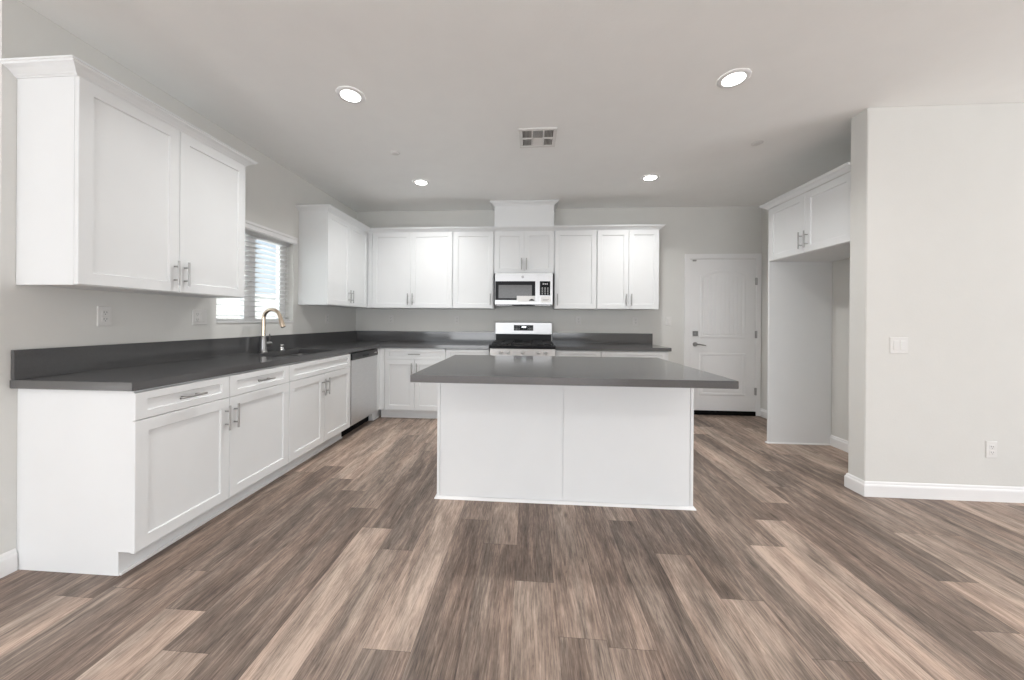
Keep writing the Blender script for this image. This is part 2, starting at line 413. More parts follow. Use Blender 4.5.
# inside the alcove, round the wall end and along the near right wall
struct('baseboard_alcove', MB().sweep([(XR, -1.0768), (XR, YB)], BBP, 1), TRIM)
struct('baseboard_pantry', MB().sweep([(XR - .0145, YB), (XS, YB), (XS, YS), (XR2, YS)], BBP, 1), TRIM)

# kitchen window
wf = MB()
gx = -.105
for (y0, y1) in ((WY0, -1.786), (-1.786, WY1)):
    a, b = (y0 + .05, -1.850) if y0 == WY0 else (-1.722, y1 - .085)
    wf.box(gx - .02, gx + .02, y0, a, WZ0, WZ1, .001).box(gx - .02, gx + .02, b, y1, WZ0, WZ1, .001)
    wf.box(gx - .02, gx + .02, a, b, WZ0, WZ0 + .035, .001).box(gx - .02, gx + .02, a, b, WZ1 - .035, WZ1, .001)
win = struct('window_1', wf, TRIM)
MB().box(gx - .004, gx + .004, WY0 + .05, -1.850, WZ0 + .035, WZ1 - .035).build('pane', GLASS, win)
MB().box(gx - .004, gx + .004, -1.722, WY1 - .085, WZ0 + .035, WZ1 - .035).build('pane', GLASS, win)
MB().box(gx + .021, .012, WY0 + .001, WY1 - .001, WZ0, WZ0 + .012, .002).build('sill', TRIM, win)
MB().box(gx + .02, gx + .034, -1.835, -1.822, 1.50, 1.56, .002).build('latch', PLAST, win)

# entry door to the garage and its casing
DX0, DX1, DZ = 4.556, 5.384, 2.040
cs = MB()
for x0, x1, z0, z1 in ((DX0 - .068, DX0 - .006, 0, DZ + .008), (DX1 + .006, DX1 + .066, 0, DZ + .008), (DX0 - .068, DX1 + .066, DZ + .008, DZ + .072)):
    cs.box(x0, x1, -.018, -.0005, z0, z1, .003)
cs.box(DX0 - .006, DX0 - .001, -.012, -.0005, 0, DZ + .008).box(DX1 + .001, DX1 + .006, -.012, -.0005, 0, DZ + .008)
struct('trim_1', cs, TRIM)
def garage_door():
    mb = MB()
    yb, yf = -.0006, -.0105
    mb.box(DX0, DX1, yf, yb, .040, DZ, .0015)
    w = DX1 - DX0
    # raised border mouldings and recessed-looking fields: arched upper panel, square lower panel
    def ring(outer, inner, d0, d1):
        n = len(outer); vs = [(x, yf - d0, z) for x, z in outer] + [(x, yf - d1, z) for x, z in inner]
        mb.add(vs, [(i, (i + 1) % n, n + (i + 1) % n, n + i) for i in range(n)])
    def outline(x0, x1, z0, z1, arch, inset):
        x0 += inset; x1 -= inset; z0 += inset; z1 -= inset
        pts = [(x0, z0), (x1, z0)]
        m = 14
        for i in range(m + 1):
            t = i / m; x = x1 + (x0 - x1) * t; pts.append((x, z1 - arch * (2 * t - 1) ** 2))
        return pts
    for z0, z1, arch in ((1.005, 1.905, .075), (.255, .815, 0)):
        o = [outline(DX0 + .125, DX1 - .125, z0, z1, arch, k) for k in (0, .010, .028, .045, .052)]
        ring(o[0], o[1], 0, .006); ring(o[1], o[2], .006, .006); ring(o[2], o[3], .006, .001); ring(o[3], o[4], .001, .003)
        inner = o[4]
        # beadboard field
        xa, xb = inner[0][0], inner[1][0]
        if arch:
            nb = 9; bw = (xb - xa) / nb
            def top(x):
                t = (x1i - x) / (x1i - x0i); return z1 - .052 - arch * (2 * t - 1) ** 2
            x0i, x1i = xa, xb
            for i in range(nb):
                a, b = xa + i * bw + .0045, xa + (i + 1) * bw - .0045
                zs = inner[0][1]
                c = (a + b) / 2
                pts = [(a, zs), (b, zs), (b, top(b)), (c, top(c)), (a, top(a))]
                mb.prism(pts, 'y', yf - .0055, yf + .001)
        else:
            mb.box(xa, xb, yf - .0055, yf + .001, inner[0][1], z1 - .052)
    return mb
door = struct('door_1', garage_door(), mat('door_paint', (0.79, 0.79, 0.79), 0.35, var=0.01))
hx = DX0 + .070
lv = MB().cyl((hx, -.009, .925), (hx, -.020, .925), .031, .029, 24).cyl((hx, -.020, .925), (hx, -.055, .925), .011)
lv.tube([(hx, -.055, .925), (hx + .03, -.060, .926), (hx + .075, -.058, .920), (hx + .118, -.054, .912)], [.011, .010, .0085, .007])
lv.build('lever_handle', NICKEL, door, label='brushed metal lever handle')
MB().box(hx - .033, hx + .033, -.022, -.009, 1.032, 1.098, .004).box(hx - .006, hx + .006, -.040, -.022, 1.048, 1.082, .003).build('deadbolt', NICKEL, door, label='square metal deadbolt plate')
for z in (.32, 1.06, 1.75):
    MB().cyl((DX1 + .004, -.019, z - .048), (DX1 + .004, -.019, z + .048), .0075, n=12).box(DX1 - .010, DX1 + .016, -.0195, -.0105, z - .046, z + .046).build('hinge', NICKEL, door)
MB().box(DX0 + .001, DX1 - .001, -.030, -.0006, .004, .058, .003).build('bottom_sweep', RUBBER, door, label='black rubber door sweep')
MB().box(DX0 + .030, DX0 + .075, -.026, -.011, DZ - .026, DZ - .006, .003).build('contact_sensor', NICKEL, door)

# ================================================================ CABINETS
UB, UT, DZ0, DZ1 = 1.371, 2.366, 1.3745, 2.356
DT = .020
CROWN = [(-.012, 2.357), (.004, 2.357), (.006, 2.362), (.010, 2.364), (.014, 2.370), (.032, 2.386), (.044, 2.392), (.050, 2.394), (.052, 2.401), (.058, 2.403), (.058, 2.411), (-.012, 2.411)]

def crown(path, side, label, dz=0.0, prof=None, loc=(0, 0, 0)):
    p = prof or CROWN
    return MB().sweep(path, [(o, z + dz) for o, z in p], side).build('crown_moulding', CAB, label=label, cat='moulding', group=None, origin=loc)

# ---- uppers on the left wall (faces look to +x, U runs along +y)
def upper_left(y0, y1, ydoors, label, handles, filler=None):
    r = empty('wall_cabinet', (0, y0, UB), label, 'cabinet', 'white upper wall cabinets')
    MB().box(.0006, .305, y0, y1, UB, UT, .001).build('carcass', CAB, r)
    n = len(ydoors) - 1
    for i in range(n):
        a, b = ydoors[i] + .0015, ydoors[i + 1] - .0015
        hu = None
        if handles[i] == 'R': hu = (b - a - .030, .112, 'v')
        if handles[i] == 'L': hu = (.030, .112, 'v')
        front(r, 'door', (.3055, a, DZ0), (0, 1, 0), b - a, DZ1 - DZ0, handle=hu)
    return r
upper_left(-3.296, -2.318, (-3.296, -2.812, -2.318), 'large white two-door wall cabinet hanging nearest on the left wall, before the window', 'RL')
r = upper_left(-1.242, -.0010, (-1.242, -.785, -.335), 'white corner wall cabinet on the left wall between the window and the back wall', 'RL')
# ---- uppers on the back wall (faces look to -y, U runs along +x)
def upper_back(x0, x1, xd, label, handles, zb=UB):
    r = empty('wall_cabinet', (x0, 0, zb), label, 'cabinet', 'white upper wall cabinets')
    MB().box(x0 + .0008, x1 - .0008, -.305, -.0006, zb, UT, .001).build('carcass', CAB, r)
    for i in range(len(xd) - 1):
        a, b = xd[i] + .0015, xd[i + 1] - .0015
        hu = {'R': (b - a - .030, .112, 'v'), 'L': (.030, .112, 'v')}.get(handles[i])
        front(r, 'door', (a, -.3055, zb + .0035), (1, 0, 0), b - a, DZ1 - zb - .0035, handle=hu)
    return r
r = upper_back(.3065, 1.4565, (.385, .901, 1.449), 'wide white two-door wall cabinet in the left corner of the back wall', 'RL')
MB().box(.3265, .382, -.3235, -.3055, DZ0, DZ1, .001).build('filler', CAB, r)
upper_back(1.4565, 1.9895, (1.465, 1.981), 'narrow white single-door wall cabinet directly left of the microwave', 'R')
upper_back(1.9895, 2.7595, (1.997, 2.376, 2.752), 'short white two-door wall cabinet above the microwave', 'RL', zb=1.822)
upper_back(2.7595, 3.290, (2.768, 3.286), 'narrow white single-door wall cabinet directly right of the microwave', 'L')
upper_back(3.290, 4.050, (3.294, 3.680, 4.048), 'white two-door wall cabinet at the right end of the back wall', 'RL')
# vent chase above the microwave cabinet
ch = empty('vent_chase', (2.375, -.16, 2.412), 'white boxed vent cover standing on top of the cabinets above the microwave', 'vent cover')
MB().box(1.994, 2.752, -.325, -.0006, 2.412, 2.734, .001).build('box_panel', CAB, ch)
MB().sweep([(1.994, -.0006), (1.994, -.325), (2.752, -.325), (2.752, -.0006)], [(o * .95 if o > 0 else 0.0006, z + .3225) for o, z in CROWN], 1).build('crown_trim', CAB, ch)
crown([(.0006, -3.296), (.318, -3.296), (.318, -2.318), (.0006, -2.318)], 1, 'white crown moulding along the top of the nearest left wall cabinet')
crown([(.0006, -1.242), (.318, -1.242), (.318, -.318), (4.050, -.318), (4.050, -.0006)], 1, 'long white crown moulding running round the corner along the back wall cabinets')

# ---- fridge alcove on the right
fr = empty('refrigerator_cabinet', (XR - .3, -1.53, 1.83), 'white two-door cabinet with tall end panel over the empty refrigerator alcove at the right', 'cabinet')
MB().box(4.878, XR - .0006, YB + .0006, -1.0780, 1.829, 2.366, .001).build('carcass', CAB, fr)
ya, yb_ = -1.072, -2.000; ym = (ya + yb_) / 2
for a, b, hs in ((ya, ym, 'R'), (ym, yb_, 'L')):
    w_ = abs(b - a) - .003
    front(fr, 'door', (4.8775, a - .0015, 1.833), (0, -1, 0), w_, DZ1 - 1.833, handle=(w_ - .030 if hs == 'R' else .030, .112, 'v'))
pn = MB().box(4.862, XR - .0006, -1.0765, -1.0575, 0.0006, 2.366, .001).build('end_panel', CAB, fr, label='tall white end panel reaching the floor')
MB().sweep([(XR - .014, -1.0765), (4.862, -1.0765), (4.862, -1.0575), (XR - .0145, -1.0575)], [(0.0002, .0006), (.012, .0006), (.011, .006), (.006, .011), (0.0002, .013)], -1).build('shoe_moulding', TRIM, pn)
crown([(XR - .0006, -1.0572), (4.8615, -1.0572), (4.8615, YB + .0006)], 1, 'white crown moulding on top of the refrigerator cabinet', prof=[(max(o, -.004), z if z > 2.358 else 2.3675) for o, z in CROWN][1:] + [(-.004, 2.3675)])

# ---- base cabinets
BH = .8755
def side_profile(y0, y1, mb):   # carcass with toe notch, left run: outline in (x, z)
    return mb.prism([(.0006, .0006), (.536, .0006), (.536, .114), (.610, .114), (.610, BH), (.0006, BH)], 'y', y0, y1)
def base_left(y0, y1, label, drawers, doors):
    r = empty('base_cabinet', (0, y0, 0), label, 'cabinet', 'white base cabinets under the grey counters')
    mb = side_profile(y0, y1, MB()); mb.build('carcass', CAB, r)
    MB().box(.537, .549, y0 + .0002, y1 - .0002, .0006, .016, .003).build('toe_strip', TRIM, r)
    for a, b, h in drawers:
        a += .0015; b -= .0015
        front(r, 'drawer', (.6105, a, .737), (0, 1, 0), b - a, .128, .052, .036, handle=((b - a) / 2, .064, 'h') if h else None)
    for a, b, h in doors:
        a += .0015; b -= .0015
        hu = {'R': (b - a - .030, .500, 'v'), 'L': (.030, .500, 'v')}.get(h)
        front(r, 'door', (.6105, a, .1175), (0, 1, 0), b - a, .6155, handle=hu)
    return r
base_left(-3.288, -2.2485, 'white base cabinet nearest the viewer on the left, two drawers over two doors', [(-3.300, -2.782, 1), (-2.782, -2.250, 1)], [(-3.300, -2.782, 'R'), (-2.782, -2.250, 'L')])
# sink base: open top box so that the basin hangs in it
r = empty('base_cabinet', (0, -2.2475, 0), 'white sink base cabinet with a plain false drawer front, left of the dishwasher', 'cabinet', 'white base cabinets under the grey counters')
mb = MB()
side_profile(-2.2475, -2.2295, mb); side_profile(-1.3505, -1.3325, mb)
mb.box(.0006, .012, -2.2295, -1.3505, .0006, BH).box(.012, .536, -2.2295, -1.3505, .114, .130).box(.524, .536, -2.2295, -1.3505, .0006, .114)
mb.box(.592, .610, -2.2295, -1.3505, .730, BH).box(.592, .610, -2.2295, -1.3505, .114, .150).build('carcass', CAB, r)
MB().box(.537, .549, -2.2473, -1.3327, .0006, .016, .003).build('toe_strip', TRIM, r)
front(r, 'false_drawer_front', (.6105, -2.2465, .737), (0, 1, 0), .912, .128, .052, .036)
for a, b, h in ((-2.2465, -1.792, 'R'), (-1.789, -1.3345, 'L')):
    front(r, 'door', (.6105, a, .1175), (0, 1, 0), b - a, .6155, handle=((b - a - .030) if h == 'R' else .030, .500, 'v'))

# dishwasher
dw = empty('dishwasher', (0, -1.32, 0), 'stainless steel dishwasher with black control strip under the left counter', 'dishwasher')
DY0, DY1 = -1.3155, -.7085
MB().box(.03, .590, DY0 + .004, DY1 - .004, .125, .868).build('tub', STEELD, dw)
MB().box(.590, .632, DY0, DY1, .118, .792, .004).build('door', mat('steel_brightened', (0.72, 0.72, 0.72), 0.40, 1.0, aniso=(0.6, 0.6, 14), vscale=30, var=0.05), dw)  # same appliance steel; brightness put into base colour to offset dark floor reflection
mb = MB().prism([(.590, .795), (.636, .795), (.640, .812), (.634, .868), (.590, .868)], 'y', DY0, DY1)
cp = mb.build('control_strip', STEELD, dw, label='black control strip')
MB().box(.632, .6402, -1.090, -.935, .806, .838, .004).build('pocket_handle', BLACK, cp)
MB().box(.639, .6405, -.80, -.745, .826, .836).build('button_legend', LEGEND, cp)
MB().box(.50, .53, DY0, DY1, .004, .124).build('toe_panel', RUBBER, dw)
# corner + back run
r = empty('base_cabinet', (0, -.70, 0), 'white corner base filler between the dishwasher and the back cabinets', 'cabinet', 'white base cabinets under the grey counters')
mb = MB().box(.0006, .610, -.6900, -.0006, .114, BH).box(.0006, .575, -.7055, -.0006, .0006, .114)
mb.build('carcass', CAB, r)
MB().box(.576, .590, -.7060, -.552, .0006, .018, .003).build('toe_strip', TRIM, r)
MB().box(.6105, .6285, -.6985, -.6310, .1175, .865, .001).build('filler', CAB, r)
def base_back(x0, x1, label, drawers, doors, endpanel=False):
    r = empty('base_cabinet', (x0, 0, 0), label, 'cabinet', 'white base cabinets under the grey counters')
    MB().prism([(-.0006, .0006), (-.536, .0006), (-.536, .114), (-.610, .114), (-.610, BH), (-.0006, BH)], 'x', x0, x1).build('carcass', CAB, r)
    MB().box(x0 + .0002, x1 - .0002, -.549, -.537, .0006, .016, .003).build('toe_strip', TRIM, r)
    for a, b, h in drawers:
        a += .0015; b -= .0015
        front(r, 'drawer', (a, -.6105, .737), (1, 0, 0), b - a, .128, .052, .036, handle=((b - a) / 2, .064, 'h') if h else None)
    for a, b, h in doors:
        a += .0015; b -= .0015
        hu = {'R': (b - a - .030, .500, 'v'), 'L': (.030, .500, 'v')}.get(h)
        front(r, 'door', (a, -.6105, .1175), (1, 0, 0), b - a, .6155, handle=hu)
    return r
r = base_back(.6110, 1.4475, 'white base cabinet in the back left corner with one wide drawer over two doors', [(.690, 1.443, 1)], [(.690, 1.064, 'R'), (1.064, 1.443, 'L')])
MB().box(.6300, .688, -.6290, -.6105, .1175, .865, .001).build('filler', CAB, r)
base_back(1.4485, 1.9745, 'white base cabinet directly left of the range, one drawer over one door', [(1.452, 1.972, 0)], [(1.452, 1.972, 'L')])
base_back(2.7590, 3.2895, 'white base cabinet directly right of the range, mostly behind the island', [(2.763, 3.287, 1)], [(2.763, 3.287, 'L')])
base_back(3.2905, 4.0590, 'white base cabinet at the right end of the back counter, mostly behind the island', [(3.293, 4.047, 1)], [(3.293, 3.670, 'R'), (3.670, 4.047, 'L')])

# ---- countertops
CT0, CT1 = .877, .917
SX0, SX1, SY0, SY1 = .165, .560, -2.165, -1.455        # sink opening
ct = empty('countertop', (0, -3.3, CT0), 'dark grey L-shaped stone countertop along the left wall and around the back corner', 'countertop')
def slab_outline(mb, xs, ys, cells, z0, z1, bev=.002):
    bm = bmesh.new(); vv = {}
    def g(i, j):
        if (i, j) not in vv: vv[(i, j)] = bm.verts.new((xs[i], ys[j], z1))
        return vv[(i, j)]
    fs = [bm.faces.new((g(i, j), g(i + 1, j), g(i + 1, j + 1), g(i, j + 1))) for i, j in cells]
    ex = bmesh.ops.extrude_face_region(bm, geom=fs)
    bmesh.ops.translate(bm, verts=[v for v in ex['geom'] if isinstance(v, bmesh.types.BMVert)], vec=(0, 0, z0 - z1))
    bmesh.ops.recalc_face_normals(bm, faces=bm.faces[:])
    sharp = [e for e in bm.edges if len(e.link_faces) == 2 and e.calc_face_angle(0) > 1.2]
    bmesh.ops.bevel(bm, geom=sharp, offset=bev, segments=2, affect='EDGES')
    mb.bm(bm)
xs = [.0008, SX0, SX1, .635, 1.9745]; ys = [-3.315, SY0, SY1, -.648, -.0008]
cells = [(i, j) for i in range(3) for j in range(4) if (i, j) != (1, 1)] + [(3, 3)]
mb = MB(); slab_outline(mb, xs, ys, cells, CT0, CT1); mb.build('slab', QUARTZ, ct)
mb = MB(); slab_outline(mb, [.0008, .0205, 1.9880], [-3.311, -.0205, -.0008], [(0, 0), (0, 1), (1, 1)], CT1 + .0004, 1.059, .001); mb.build('backsplash', QUARTZ, ct)
ct = empty('countertop', (3.4, 0, CT0), 'short dark grey stone countertop on the back wall to the right of the range', 'countertop')
MB().box(2.7590, 4.080, -.648, -.0008, CT0, CT1, .002).build('slab', QUARTZ, ct)
MB().box(2.7590, 4.0795, -.0205, -.0008, CT1 + .0004, 1.059, .001).build('backsplash', QUARTZ, ct)

# ---- sink and faucet
sk = empty('kitchen_sink', (.36, -1.81, .70), 'stainless undermount sink basin set in the left counter below the window', 'sink')
bm = bmesh.new()
zt, zbm = CT0 - .0006, .672
def rr(x0, x1, y0, y1, z, rad, n=5):
    P = []
    for cx, cy, a0 in ((x1 - rad, y1 - rad, 0), (x0 + rad, y1 - rad, 90), (x0 + rad, y0 + rad, 180), (x1 - rad, y0 + rad, 270)):
        for k in range(n + 1):
            a = math.radians(a0 + 90 * k / n); P.append((cx + rad * math.cos(a), cy + rad * math.sin(a), z))
    return P
mb = MB(); loops = []
for ins, z in ((-.022, zt), (-.004, zt), (.000, zt - .006), (.006, .70), (.018, .682), (.045, zbm), (.140, zbm - .004)):
    loops.append(rr(SX0 + ins, SX1 - ins, SY0 + ins, SY1 - ins, z, max(.02, .05 - ins * .2)))
n = len(loops[0]); vs = [p for l in loops for p in l]
fs = [(i * n + k, i * n + (k + 1) % n, (i + 1) * n + (k + 1) % n, (i + 1) * n + k) for i in range(len(loops) - 1) for k in range(n)] + [tuple(range((len(loops) - 1) * n, len(loops) * n))]
mb.add(vs, fs, True); mb.build('basin', mat('sink_steel', (0.13, 0.13, 0.13), 0.45, 0.8, var=0.03), sk)
MB().lathe((.36, -1.81, zbm), [(.001, .0015), (.030, .0015), (.044, .004), (.052, .002), (.052, -.01)]).build('drain', CHROME, sk)
bm.free()
FX, FY = .088, -1.835
fa = empty('faucet', (FX, FY, CT1), 'tall champagne metal pull-down faucet with arched neck standing behind the sink', 'faucet')
MB().lathe((FX, FY, CT1), [(0.001, .0005), (.032, .0005), (.032, .006), (.028, .010), (.025, .03), (.024, .10), (.020, .135), (.0165, .15), (.0005, .152)], 28).build('base', NICKEL, fa, label='silver metal base')
pts = [(FX, FY, CT1 + .14), (FX, FY, CT1 + .29)]
for k in range(0, 13):
    a = PI - PI * k / 12 * 0.93
    pts.append((FX + .078 + .078 * math.cos(a), FY, CT1 + .30 + .082 * math.sin(a)))
MB().tube(pts, .0155, 16).build('spout', WARM, fa)
e = Vector(pts[-1]); d = (e - Vector(pts[-2])).normalized()
hd = MB().tube([e - d * .002, e + d * .03, e + d * .07, e + d * .095], [.0165, .019, .021, .020], 16).build('spray_head', WARM, fa)
MB().cyl(e + d * .094, e + d * .099, .0145, n=16).build('nozzle', BLACK, hd)
MB().box(e.x + .012, e.x + .024, FY - .005, FY + .005, e.z - .055, e.z - .02, .002).build('spray_button', BLACK, hd)
MB().cyl((FX, FY + .018, CT1 + .075), (FX, FY + .085, CT1 + .075), .020, .019, 18).tube([(FX, FY + .068, CT1 + .086), (FX + .004, FY + .068, CT1 + .12), (FX + .012, FY + .060, CT1 + .165)], [.006, .0055, .0045]).build('lever', NICKEL, fa, label='silver side lever')
ag = MB().lathe((.085, -1.600, CT1), [(.0005, .0005), (.026, .0005), (.026, .006), (.019, .009), (.019, .040), (.021, .044), (.021, .052), (.018, .056), (.0005, .057)], 24)
ag.build('air_gap_cap', CHROME, label='small silver cylindrical air gap cap beside the faucet', cat='air gap', origin=(.085, -1.6, CT1))

# ---- range
RX0, RX1 = 1.9860, 2.7560
rg = empty('gas_range', (2.367, 0, 0), 'stainless steel gas range with black cooktop between the back counters', 'range')
MB().box(RX0, RX1, -.640, -.024, .03, .884, .002).build('body', STEELD, rg)
for x in (RX0 + .05, RX1 - .05):
    for y in (-.60, -.08): MB().cyl((x, y, .0006), (x, y, .032), .016, n=12).build('foot', BLACK, rg)
mb = MB().box(RX0 - .002, RX1 + .002, -.660, -.060, .885, .921, .004)
ck = mb.build('cooktop', BLACK, rg)
cpn = MB().prism([(-.641, .800), (-.700, .800), (-.694, .812), (-.668, .884), (-.641, .884)], 'x', RX0, RX1).build('control_panel', STEEL, rg)
for fx_ in (.165, .28, .50, .74, .85):
    x = RX0 + (RX1 - RX0) * fx_; c = Vector((x, -.681, .848)); o = Vector((0, -.942, .336))
    kb = MB().cyl(c - o * .002, c + o * .008, .027, .026, 20).cyl(c + o * .008, c + o * .030, .021, .018, 20)
    kb.box(x - .003, x + .003, c.y - .036, c.y - .020, .850, .880)
    kb.build('knob', STEEL, cpn)
# continuous grates: three sections
zg = .944
gw = (RX1 - RX0 - .04) / 3
for i in range(3):
    a = RX0 + .02 + i * gw + .003; b = a + gw - .006; g = MB(); t = .011
    y0, y1 = -.630, -.095
    for x in (a, b - t): g.box(x, x + t, y0, y1, zg, zg + .014, .002)
    for y in (y0, y1 - t, (y0 + y1) / 2 - t / 2): g.box(a, b, y, y + t, zg, zg + .014, .002)
    for yc in ((y0 * 3 + y1) / 4, (y0 + y1 * 3) / 4) if i != 1 else ((y0 + y1) / 2,):
        g.box((a + b) / 2 - t / 2, (a + b) / 2 + t / 2, yc - .10, yc + .10, zg + .002, zg + .016, .002)
        g.box(a, b, yc - t / 2, yc + t / 2, zg + .002, zg + .016, .002)
    for x in (a, b - t):
        for y in (y0, y1 - t): g.box(x, x + t, y, y + t, .9215, zg)
    g.build('grate', IRON, ck)
for x, y, r_ in ((RX0 + .15, -.49, .045), (RX0 + .15, -.23, .038), ((RX0 + RX1) / 2, -.36, .05), (RX1 - .15, -.49, .042), (RX1 - .15, -.23, .036)):
    MB().lathe((x, y, .9212), [(r_ + .012, 0), (r_ + .012, .006), (r_, .009), (r_, .016), (r_ * .9, .019), (.0005, .019)]).build('burner', IRON, ck)
# backguard
bgd = MB().prism([(-.024, .900), (-.060, .922), (-.052, 1.034), (-.095, 1.040), (-.088, 1.190), (-.080, 1.196), (-.024, 1.196)], 'x', RX0 + .008, RX1 - .008).build('backguard', STEEL, rg)
MB().prism([(-.0605, .9225), (-.0535, 1.033), (-.0725, 1.036), (-.075, .9225)], 'x', RX0 + .012, RX1 - .012).build('vent_panel', BLACK, bgd, label='black vent strip under the steel panel')
def onbg(x0, x1, z0, z1, t, name, m, par=bgd):
    y = lambda z: -.095 + (z - 1.04) * .007 / .15
    return MB().prism([(y(z0) + .001, z0), (y(z0) - t, z0), (y(z1) - t, z1), (y(z1) + .001, z1)], 'x', x0, x1).build(name, m, par)
dsp = onbg(2.242, 2.502, 1.085, 1.158, .0015, 'display', BGLASS)
mb = MB()
for i, x in enumerate((2.350, 2.363, 2.381, 2.394)):    # clock digits
    mb.box(x, x + .009, -.0975, -.096, 1.124, 1.127).box(x, x + .009, -.0975, -.096, 1.138, 1.141).box(x, x + .002, -.0975, -.096, 1.124, 1.141).box(x + .007, x + .009, -.0975, -.096, 1.124, 1.141)
mb.build('clock_digits', DIGIT, dsp)
for xx in (2.255, 2.428):
    mb = MB()
    for i in range(4):
        for zz in (1.098, 1.112, 1.132): mb.box(xx + i * .018, xx + .009 + i * .018, -.0975, -.0958, zz, zz + .003)
    mb.build('button_legend', LEGEND, dsp)
od = MB().box(RX0 + .003, RX1 - .003, -.682, -.641, .215, .792, .004).build('oven_door', STEEL, rg)
MB().box(RX0 + .10, RX1 - .10, -.6845, -.681, .30, .66, .002).build('window', BGLASS, od)
MB().cyl((RX0 + .05, -.735, .745), (RX1 - .05, -.735, .745), .013).cyl((RX0 + .08, -.682, .745), (RX0 + .08, -.735, .745), .009).cyl((RX1 - .08, -.682, .745), (RX1 - .08, -.735, .745), .009).build('handle', STEEL, od)
MB().box(RX0 + .003, RX1 - .003, -.680, -.641, .050, .208, .004).build('storage_drawer', STEEL, rg)

# ---- microwave
MX0, MX1, MZ0, MZ1, MY = 2.0100, 2.7400, 1.4010, 1.8180, -.400
mw = empty('microwave_oven', (2.375, 0, MZ0), 'stainless over-the-range microwave with black window hanging above the gas range', 'microwave')
MB().box(MX0 + .002, MX1 - .002, MY + .028, -.0008, MZ0 + .012, MZ1).build('body', STEEL, mw)
md = MB().box(MX0 + .004, 2.560, MY, MY + .027, MZ0 + .022, MZ1 - .003, .003).build('door', STEEL, mw)
wb_ = MB().box(2.018, 2.520, MY - .002, MY, 1.475, 1.712, .001).build('window_frame', BLACK, md)
MB().box(2.060, 2.478, MY - .0032, MY - .002, 1.498, 1.664, .0003).build('window_screen', SCREEN, wb_)
MB().box(2.526, 2.548, MY - .030, MY - .018, 1.462, 1.735, .005).box(2.530, 2.544, MY - .020, MY + .001, 1.472, 1.492).box(2.530, 2.544, MY - .020, MY + .001, 1.706, 1.726).build('handle', STEEL, md)
# round maker's emblem on the top band
bd = MB().cyl((2.362, MY - .002, 1.765), (2.362, MY + .001, 1.765), .016, n=24).build('emblem', NICKEL, md)
rgm = MB()
for k in range(24):
    a0, a1 = 2 * PI * k / 24, 2 * PI * (k + 1) / 24
    rgm.add([(2.362 + r_ * math.cos(a), MY - .0026, 1.765 + r_ * math.sin(a)) for r_, a in ((.0145, a0), (.0145, a1), (.012, a1), (.012, a0))], [(0, 1, 2, 3)])
# script monogram inside the ring
rgm.tube([(2.3585 + .0045 * math.cos(a), MY - .003, 1.765 + .006 * math.sin(a)) for a in [math.radians(40 + 30 * q) for q in range(10)]], .0008, 6)
rgm.tube([(2.3665 + .0035 * math.cos(a), MY - .003, 1.765 + .0055 * math.sin(a)) for a in [math.radians(60 + 28 * q) for q in range(9)]], .0008, 6)
rgm.build('emblem_mark', SLOT, bd)
st = MB().box(2.290, 2.520, MY - .0048, MY - .0034, 1.455, 1.528).build('sticker', PAPER, md, label='white paper sticker on the door')
MB().prism([(2.440, 1.468), (2.515, 1.468), (2.505, 1.480), (2.478, 1.490), (2.450, 1.480)], 'y', MY - .0056, MY - .0048).build('sticker_print', BLACK, st)
mc = MB().box(2.562, MX1 - .004, MY, MY + .027, MZ0 + .022, MZ1 - .003, .003).build('control_panel', STEEL, mw)
kp = MB().box(2.576, 2.706, MY - .002, MY, 1.535, 1.712, .001).build('keypad', BGLASS, mc)
mb = MB()
for i in range(3):
    for j in range(4): mb.box(2.600 + i * .034, 2.616 + i * .034, MY - .0028, MY - .002, 1.550 + j * .024, 1.558 + j * .024)
mb.build('keypad_legend', LEGEND, kp)
mb = MB()
for i in range(3): mb.box(2.612 + i * .024, 2.626 + i * .024, MY - .0028, MY - .002, 1.670, 1.684)
mb.build('clock_legend', LEGEND, kp)
s2 = MB().box(2.590, 2.712, MY - .001, MY + .0005, 1.445, 1.525).build('sticker', PAPER, mc, label='white printed label under the keypad')
MB().box(2.612, 2.690, MY - .0016, MY - .001, 1.482, 1.487).box(2.612, 2.675, MY - .0016, MY - .001, 1.470, 1.474).build('sticker_print', INK, s2)
bt = MB().box(MX0 + .004, MX1 - .004, MY + .006, MY + .05, MZ0, MZ0 + .020, .003).build('vent_grille', STEELD, mw)
MB().prism([(2.22, MZ0 + .018), (2.26, MZ0 + .002), (2.48, MZ0 + .002), (2.52, MZ0 + .018)], 'y', MY - .001, MY + .006).build('latch_recess', BLACK, bt)
for xx in (MX0 + .03, MX1 - .22):
    mb = MB()
    for k in range(12): mb.box(xx + k * .016, xx + .008 + k * .016, MY + .004, MY + .006, MZ0 + .006, MZ0 + .014)
    mb.build('vent_slots', STEEL, bt)

